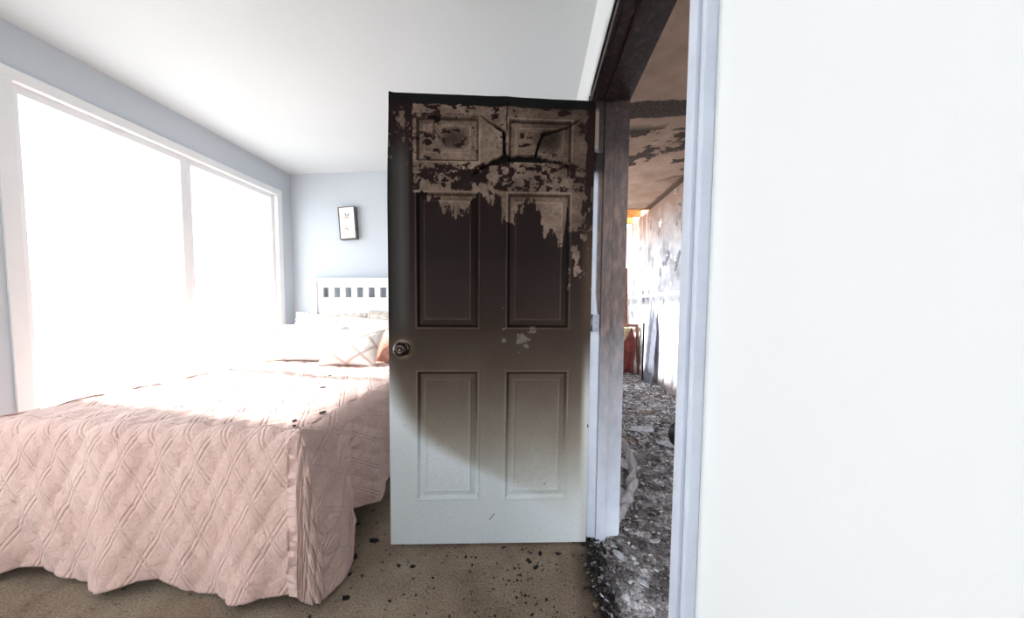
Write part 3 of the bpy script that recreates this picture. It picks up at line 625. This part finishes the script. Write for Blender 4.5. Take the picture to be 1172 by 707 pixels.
def mk_quilt():
    k = NT('blush_pink_quilted_cotton', 0.85, 0, 0.15); k.b.inputs['Sheen Weight'].default_value = 0.25
    uvn = k.coord('UV'); s = k.sep(uvn)
    nz = k.noise(uvn, 5, 5); k.color(k.ramp(nz, [(0.3, srgb(208, 174, 164)), (0.7, srgb(223, 192, 182))]))
    def groove(expr, per, off):
        a = k.math('ABSOLUTE', k.math('SUBTRACT', k.math('FRACT', k.math('MULTIPLY_ADD', expr, 1 / per, off)), .5)); return k.math('SUBTRACT', 1.0, k.step(a, 0.0, .006 / per), clamp=True)
    A_ = k.math('ADD', k.math('MULTIPLY', s[0], .86), k.math('MULTIPLY', s[1], .50)); B_ = k.math('SUBTRACT', k.math('MULTIPLY', s[0], .86), k.math('MULTIPLY', s[1], .50))
    h = k.math('MAXIMUM', k.math('MAXIMUM', groove(A_, .13, 0), groove(A_, .13, .12)), k.math('MAXIMUM', groove(B_, .13, 0), groove(B_, .13, .12)), clamp=True)
    fl = k.noise(uvn, 26, 3, .55); fl2 = k.math('ABSOLUTE', k.math('SUBTRACT', fl, .5))
    hh = k.math('ADD', k.math('MULTIPLY', h, -1.0), k.math('MULTIPLY', k.math('MINIMUM', fl2, .06), 9.0)); k.bump(hh, .8, .004); return k.m
M_quilt = mk_quilt()
# one cloth grid: a across the bed, b along it, overhangs fold down into skirts
drop = .60
av = np.linspace(BX0 - drop, BX1 + drop, 330); bv = np.linspace(BYH - .02, BYF - drop, 330)
a_, b_ = np.meshgrid(av, bv, indexing='ij')
dl = np.clip(BX0 - a_, 0, None); dr = np.clip(a_ - BX1, 0, None); dx = np.maximum(dl, dr); dy = np.clip(BYF - b_, 0, None)
r_ = np.maximum(dx, dy); phi = np.where((dx > 0) & (dy > 0), np.where(dy > dx, math.pi / 2 - .5 * math.pi / 2 * dx / np.maximum(dy, 1e-6), .5 * math.pi / 2 * dy / np.maximum(dx, 1e-6)), np.where(dy > 0, math.pi / 2, 0.))
sx = np.where(dr > 0, 1., -1.)
ex = np.cos(phi) * sx; ey = -np.sin(phi)
bxp = np.clip(a_, BX0, BX1); byp = np.maximum(b_, BYF)
# rounded top edge of radius rr
rr = .045; arc = rr * math.pi / 2; tt = np.clip(r_ / arc, 0, 1) * math.pi / 2
hem_y = [0.9, 1.00, 1.16, 1.215, 1.24, 1.31, 1.38, 1.50, 1.55, 1.60, 1.66, 1.74, 1.80, 1.9, 2.0, 2.1, 2.2, 2.3, 2.4, 2.5, 2.6, 2.7, 2.9]
hem_z = [.012, .02, .012, .012, .15, .165, .13, .085, .10, .13, .12, .10, .12, .10, .13, .10, .13, .10, .13, .10, .13, .10, .12]
s_along = np.where(dy > 0, 3.2 + (a_ - BX0) * 1.0, byp)
hz = np.where(sx > 0, np.interp(byp, hem_y, hem_z), .10) * np.cos(phi) ** 2 + (.03 + .02 * np.sin(bxp * 12)) * np.sin(phi) ** 2
fr_ = np.clip((r_ - 0) / drop, 0, 1)
zdrop = BZ + .022 - rr + rr * np.cos(tt) - np.clip(r_ - arc, 0, None) / (drop - arc) * (BZ + .022 - rr - hz)
wav = np.sin(byp * 13.0 + .6) * .5 + np.sin(byp * 29 + 1.3) * .22
s_foot = (np.sin(bxp * 11) * .6 + np.sin(bxp * 23) * .3) * .042 * fr_ ** 1.4
by_b = np.interp(byp, [.9, 1.0, 1.10, 1.18, 1.26, 1.32, 1.42, 1.5, 1.62, 1.75, 2.9], [.0, .02, .045, .055, .03, -.045, -.02, .0, -.01, -.02, 0]) * fr_ ** 1.2
s_side = np.where(sx > 0, by_b, 0) + wav * .042 * fr_ ** 1.4 * np.where(sx > 0, .35, 1)
side = s_side * np.cos(phi) ** 2 + s_foot * np.sin(phi) ** 2
off = -rr + rr * np.sin(tt) + .012 + side + .03 * fr_
off = np.where(r_ > 0, off, -rr + .012) ; inset = np.minimum(np.minimum(a_ - BX0, BX1 - a_), b_ - BYF)
X_ = np.where(r_ > 0, bxp + ex * off, np.clip(a_, BX0 + rr - .012, BX1 - rr + .012)); Y_ = np.where(r_ > 0, byp + ey * off, np.maximum(b_, BYF + rr - .012))
# on the flat where both overhangs are zero along one axis keep the other coordinate
X_ = np.where((dx <= 0) & (dy > 0), np.clip(a_, BX0 + rr - .012, BX1 - rr + .012), X_); 
Z_ = np.where(r_ > 0, zdrop, BZ + .022)
ca = .86 * a_ + .50 * b_; cb = .86 * a_ - .50 * b_
puff = (np.abs(np.sin(math.pi * ca / .13)) * np.abs(np.sin(math.pi * cb / .13))) ** .5 * .011 + (fbm(a_ * 14, b_ * 14, 201, 4) - .5) * .012
lump = (fbm(a_ * 3, b_ * 3, 205, 3) - .5) * .025
gN = np.where(r_[..., None] > 0, np.stack([ex * np.sin(tt), ey * np.sin(tt), np.cos(tt)], -1), np.array([0, 0, 1.]))
PV = np.stack([X_, Y_, Z_], -1) + gN * (puff + lump * np.where(r_ > 0, np.cos(tt), 1))[..., None]
PV[..., 2] = np.maximum(PV[..., 2], .006)
UVq = np.stack([a_, b_], -1).reshape(-1, 2)
FQ = grid_faces(330, 330)[:, ::-1]
cov = link('coverlet', mesh_np('coverlet', PV.reshape(-1, 3), FQ, uv=UVq), M_quilt, None, True)
sdm = cov.modifiers.new('thick', 'SOLIDIFY'); sdm.thickness = .006; sdm.offset = -1
tag(cov, 'blush pink quilted coverlet with scalloped hem draped over the bed', 'coverlet')
for i, (x, y, s, lb) in enumerate([(-1.15, 1.62, .022, 'black charred flake lying mid coverlet towards the pillows'), (-.885, 1.24, .018, 'black charred flake on coverlet edge nearest the door'), (-.93, 1.136, .016, 'black charred flake on coverlet near the bed foot'), (-.89, 1.085, .012, 'smaller black charred flake on coverlet closest to the foot corner'), (-1.30, 1.9, .014, 'charred flake on coverlet nearest the cushions')]):
    tag(flake('char_flake', outline(7, s, s * .6, 40 + i), .003, M_char, (x, y, BZ + .034), (0, 0, i), i), lb, 'debris', 'charred flakes on the coverlet')

# ---- pillows: soft grids, pinched corners
def pillow(name, w, h, t, loc, lean, rz, mat, label, cat='pillow', group='pillows and cushions against the headboard', flange=0.0, ripple=0.0, roll_=0.0, seed=1, pinch=.07):
    n = 56; g_ = np.linspace(-1, 1, n); U_, V2 = np.meshgrid(g_, g_, indexing='ij')
    prof = np.clip((1 - np.abs(U_) ** 2.6) * (1 - np.abs(V2) ** 2.6), 0, 1) ** .48
    sxk = 1 - pinch * (1 - V2 ** 2) * np.abs(U_) ** 3; syk = 1 - pinch * (1 - U_ ** 2) * np.abs(V2) ** 3
    wr = (fbm(U_ * 3 + seed, V2 * 3, seed, 4) - .5) * .16 * prof
    if ripple: wr = wr + ripple * np.sin(V2 * 26 + U_ * 3) * prof
    X1, Z1 = U_ * w / 2 * sxk, V2 * h / 2 * syk; T1 = t / 2 * (prof + wr)
    Vf = np.stack([X1, -T1 - .002, Z1], -1).reshape(-1, 3); Vk = np.stack([X1, T1 * .8 + .002, Z1], -1).reshape(-1, 3)
    ff = grid_faces(n, n); N = n * n
    b_i = [i * n for i in range(n)] + [(n - 1) * n + j for j in range(1, n)] + [i * n + n - 1 for i in range(n - 2, -1, -1)] + [j for j in range(n - 2, 0, -1)]
    b_i = np.array(b_i); b2 = np.roll(b_i, -1); rim = np.stack([b_i, b2, b2 + N, b_i + N], 1)[:, ::-1]
    uv = np.stack([U_, V2], -1).reshape(-1, 2) * .5 + .5
    o = link(name, mesh_np(name, np.vstack([Vf, Vk]), np.vstack([ff, ff[:, ::-1] + N, rim]), uv=np.vstack([uv, uv])), mat, None, True)
    o.matrix_world = Matrix.Translation(loc) @ Matrix.Rotation(rz, 4, 'Z') @ Matrix.Rotation(-lean, 4, 'X') @ Matrix.Rotation(roll_, 4, 'Y')
    if flange:
        nf = 240; FV = []
        for i in range(nf):
            a = 4 * i / nf; k_ = int(a); f2 = a - k_; f2 = -1 + 2 * f2
            u_, v_ = [(f2, -1), (1, f2), (-f2, 1), (-1, -f2)][k_]; ln = math.hypot(u_, v_)
            kx = 1 - pinch * (1 - v_ ** 2) * abs(u_) ** 3; kz = 1 - pinch * (1 - u_ ** 2) * abs(v_) ** 3
            for q_ in (0, .5, 1):
                FV.append((u_ * w / 2 * kx + (u_ / max(abs(u_), abs(v_))) * flange * q_ * (abs(u_) > .97), math.sin(i * .9) * .010 * q_, v_ * h / 2 * kz + (v_) * flange * q_ * (abs(v_) > .97)))
        ff2 = [(i * 3 + j, i * 3 + j + 1, ((i + 1) % nf) * 3 + j + 1, ((i + 1) % nf) * 3 + j) for i in range(nf) for j in (0, 1)]
        fo = link('ruffle', mesh_np('ruffle', FV, ff2), mat, o, True); s_ = fo.modifiers.new('t', 'SOLIDIFY'); s_.thickness = .003
    return tag(o, label, cat, group)
def cloth(name, c1, c2, sc, rough=.85, bump=.5, kind=None):
    k = NT(name, rough, 0, .15); uvn = k.coord('UV'); nz = k.noise(uvn, sc, 4, .6); k.color(k.ramp(nz, [(0.42, c1), (0.58, c2)])); k.bump(nz, bump, .004); return k
M_sham = cloth('ivory_embroidered_cotton', srgb(206, 190, 176), srgb(240, 234, 226), 11).m
M_plain = cloth('plain_white_cotton', srgb(236, 232, 228), srgb(244, 242, 240), 4, bump=.25).m
M_pleat = cloth('pleated_cream_cotton', srgb(222, 200, 180), srgb(242, 228, 214), 5).m
M_coral = cloth('coral_satin', srgb(198, 146, 130), srgb(216, 170, 155), 4, .45, .2).m
def mk_deco():
    k = cloth('white_cotton_with_lace_diamonds', srgb(226, 218, 212), srgb(240, 236, 232), 18); uvn = k.coord('UV'); s = k.sep(uvn)
    p_ = k.math('ABSOLUTE', k.math('SUBTRACT', k.math('FRACT', k.math('MULTIPLY', k.math('ADD', s[0], s[1]), 2.0)), .5)); q_ = k.math('ABSOLUTE', k.math('SUBTRACT', k.math('FRACT', k.math('MULTIPLY', k.math('SUBTRACT', s[0], s[1]), 2.0)), .5))
    ln = k.math('MAXIMUM', k.step(p_, .42, .45), k.step(q_, .42, .45))
    cen = k.math('MAXIMUM', k.math('ABSOLUTE', k.math('SUBTRACT', s[0], .5)), k.math('ABSOLUTE', k.math('SUBTRACT', s[1], .5)))
    c = k.mix(k.math('MULTIPLY', ln, k.math('MULTIPLY_ADD', k.noise(uvn, 60, 2), .7, .3)), srgb(238, 234, 230), srgb(186, 158, 140)); k.color(c)
    nzz = k.noise(uvn, 40, 4); k.bump(k.math('ADD', k.math('MULTIPLY', ln, 1.2), nzz), .8, .006); return k.m
M_deco = mk_deco()
BT = BZ + .022
pillow('pillow', .66, .40, .17, (-1.95, 2.80, BT + .185), .42, 0, M_sham, 'ivory embroidered pillow behind the others at the bed corner by the window', flange=.03, seed=2)
pillow('pillow', .66, .42, .17, (-1.22, 2.80, BT + .195), .42, 0, M_sham, 'ivory embroidered pillow at the back, half hidden by the door', flange=.03, seed=3)
pillow('pillow', .50, .30, .15, (-1.80, 2.68, BT + .145), .55, -.05, M_pleat, 'cream pleated pillow between the plain white and embroidered pillows', ripple=.10, seed=4)
pillow('pillow', .58, .38, .17, (-1.46, 2.64, BT + .185), .50, .06, M_plain, 'plain white pillow standing directly behind the lace cushion', seed=5, roll_=.08)
pillow('pillow', .60, .34, .18, (-1.88, 2.47, BT + .150), .62, .06, M_plain, 'large plain white pillow lying in front at the bed corner by the window', seed=6)
pillow('cushion', .26, .24, .12, (-1.63, 2.56, BT + .135), .5, .1, M_coral, 'small coral satin cushion peeping out behind the lace cushion', 'cushion', seed=7)
pillow('cushion', .34, .30, .13, (-1.10, 2.50, BT + .14), .5, -.1, M_coral, 'coral satin cushion right of the lace cushion beside the door edge', 'cushion', seed=8)
pillow('cushion', .46, .33, .15, (-1.41, 2.34, BT + .135), .60, .04, M_deco, 'white cushion with lace diamond pattern in front of the pillows', 'cushion', seed=9, pinch=.13)

# ---- framed picture on the back wall
pic = empty('framed_picture', (-1.825, YB - .001, 1.895), 'small framed picture of two butterflies hanging above the headboard', 'picture')
pic.rotation_euler = (0, math.radians(-3.2), 0)
M_frame = simple('dark_grey_wood_frame', srgb(96, 92, 90), .5, nscale=20, amt=.15)
PW, PH = .085, .157
frb = boxes('frame', [(-PW, PW, -.055, 0, PH - .008, PH), (-PW, PW, -.055, 0, -PH, -PH + .008), (-PW, -PW + .008, -.055, 0, -PH + .008, PH - .008), (PW - .008, PW, -.055, 0, -PH + .008, PH - .008)], M_frame, pic, .001)
box('canvas', (-PW + .008, PW - .008, -.050, -.002, -PH + .008, PH - .008), simple('white_print_paper', (.86, .85, .82), .6, nscale=8, amt=.02), pic)
def butterfly(cx, cz, s, rot, m1, m2):
    for i, (a, l, w_, mm) in enumerate(((50, 1.0, .42, m1), (130, 1.0, .42, m1), (-40, .75, .38, m2), (-140, .75, .38, m2))):
        bm = bmesh.new(); pts = []; A2 = math.radians(a) + rot
        for j in range(14):
            t = 2 * math.pi * j / 14; px = s * l * (.5 + .5 * math.cos(t)); pz = s * w_ * math.sin(t) * (.6 + .4 * math.cos(t)) * 1.0
            pts.append(bm.verts.new((cx + px * math.cos(A2) - pz * math.sin(A2), -.0506, cz + px * math.sin(A2) + pz * math.cos(A2))))
        bm.faces.new(pts); done(bm, 'printed_wing', mm, pic)
M_w1 = simple('grey_wing_print', srgb(168, 160, 158), .7); M_w2 = simple('tan_wing_print', srgb(206, 170, 132), .7); M_w3 = simple('pink_wing_print', srgb(222, 196, 186), .7)
butterfly(0, .062, .036, -.15, M_w1, M_w2); butterfly(-.006, -.050, .034, -.5, M_w3, M_w1)
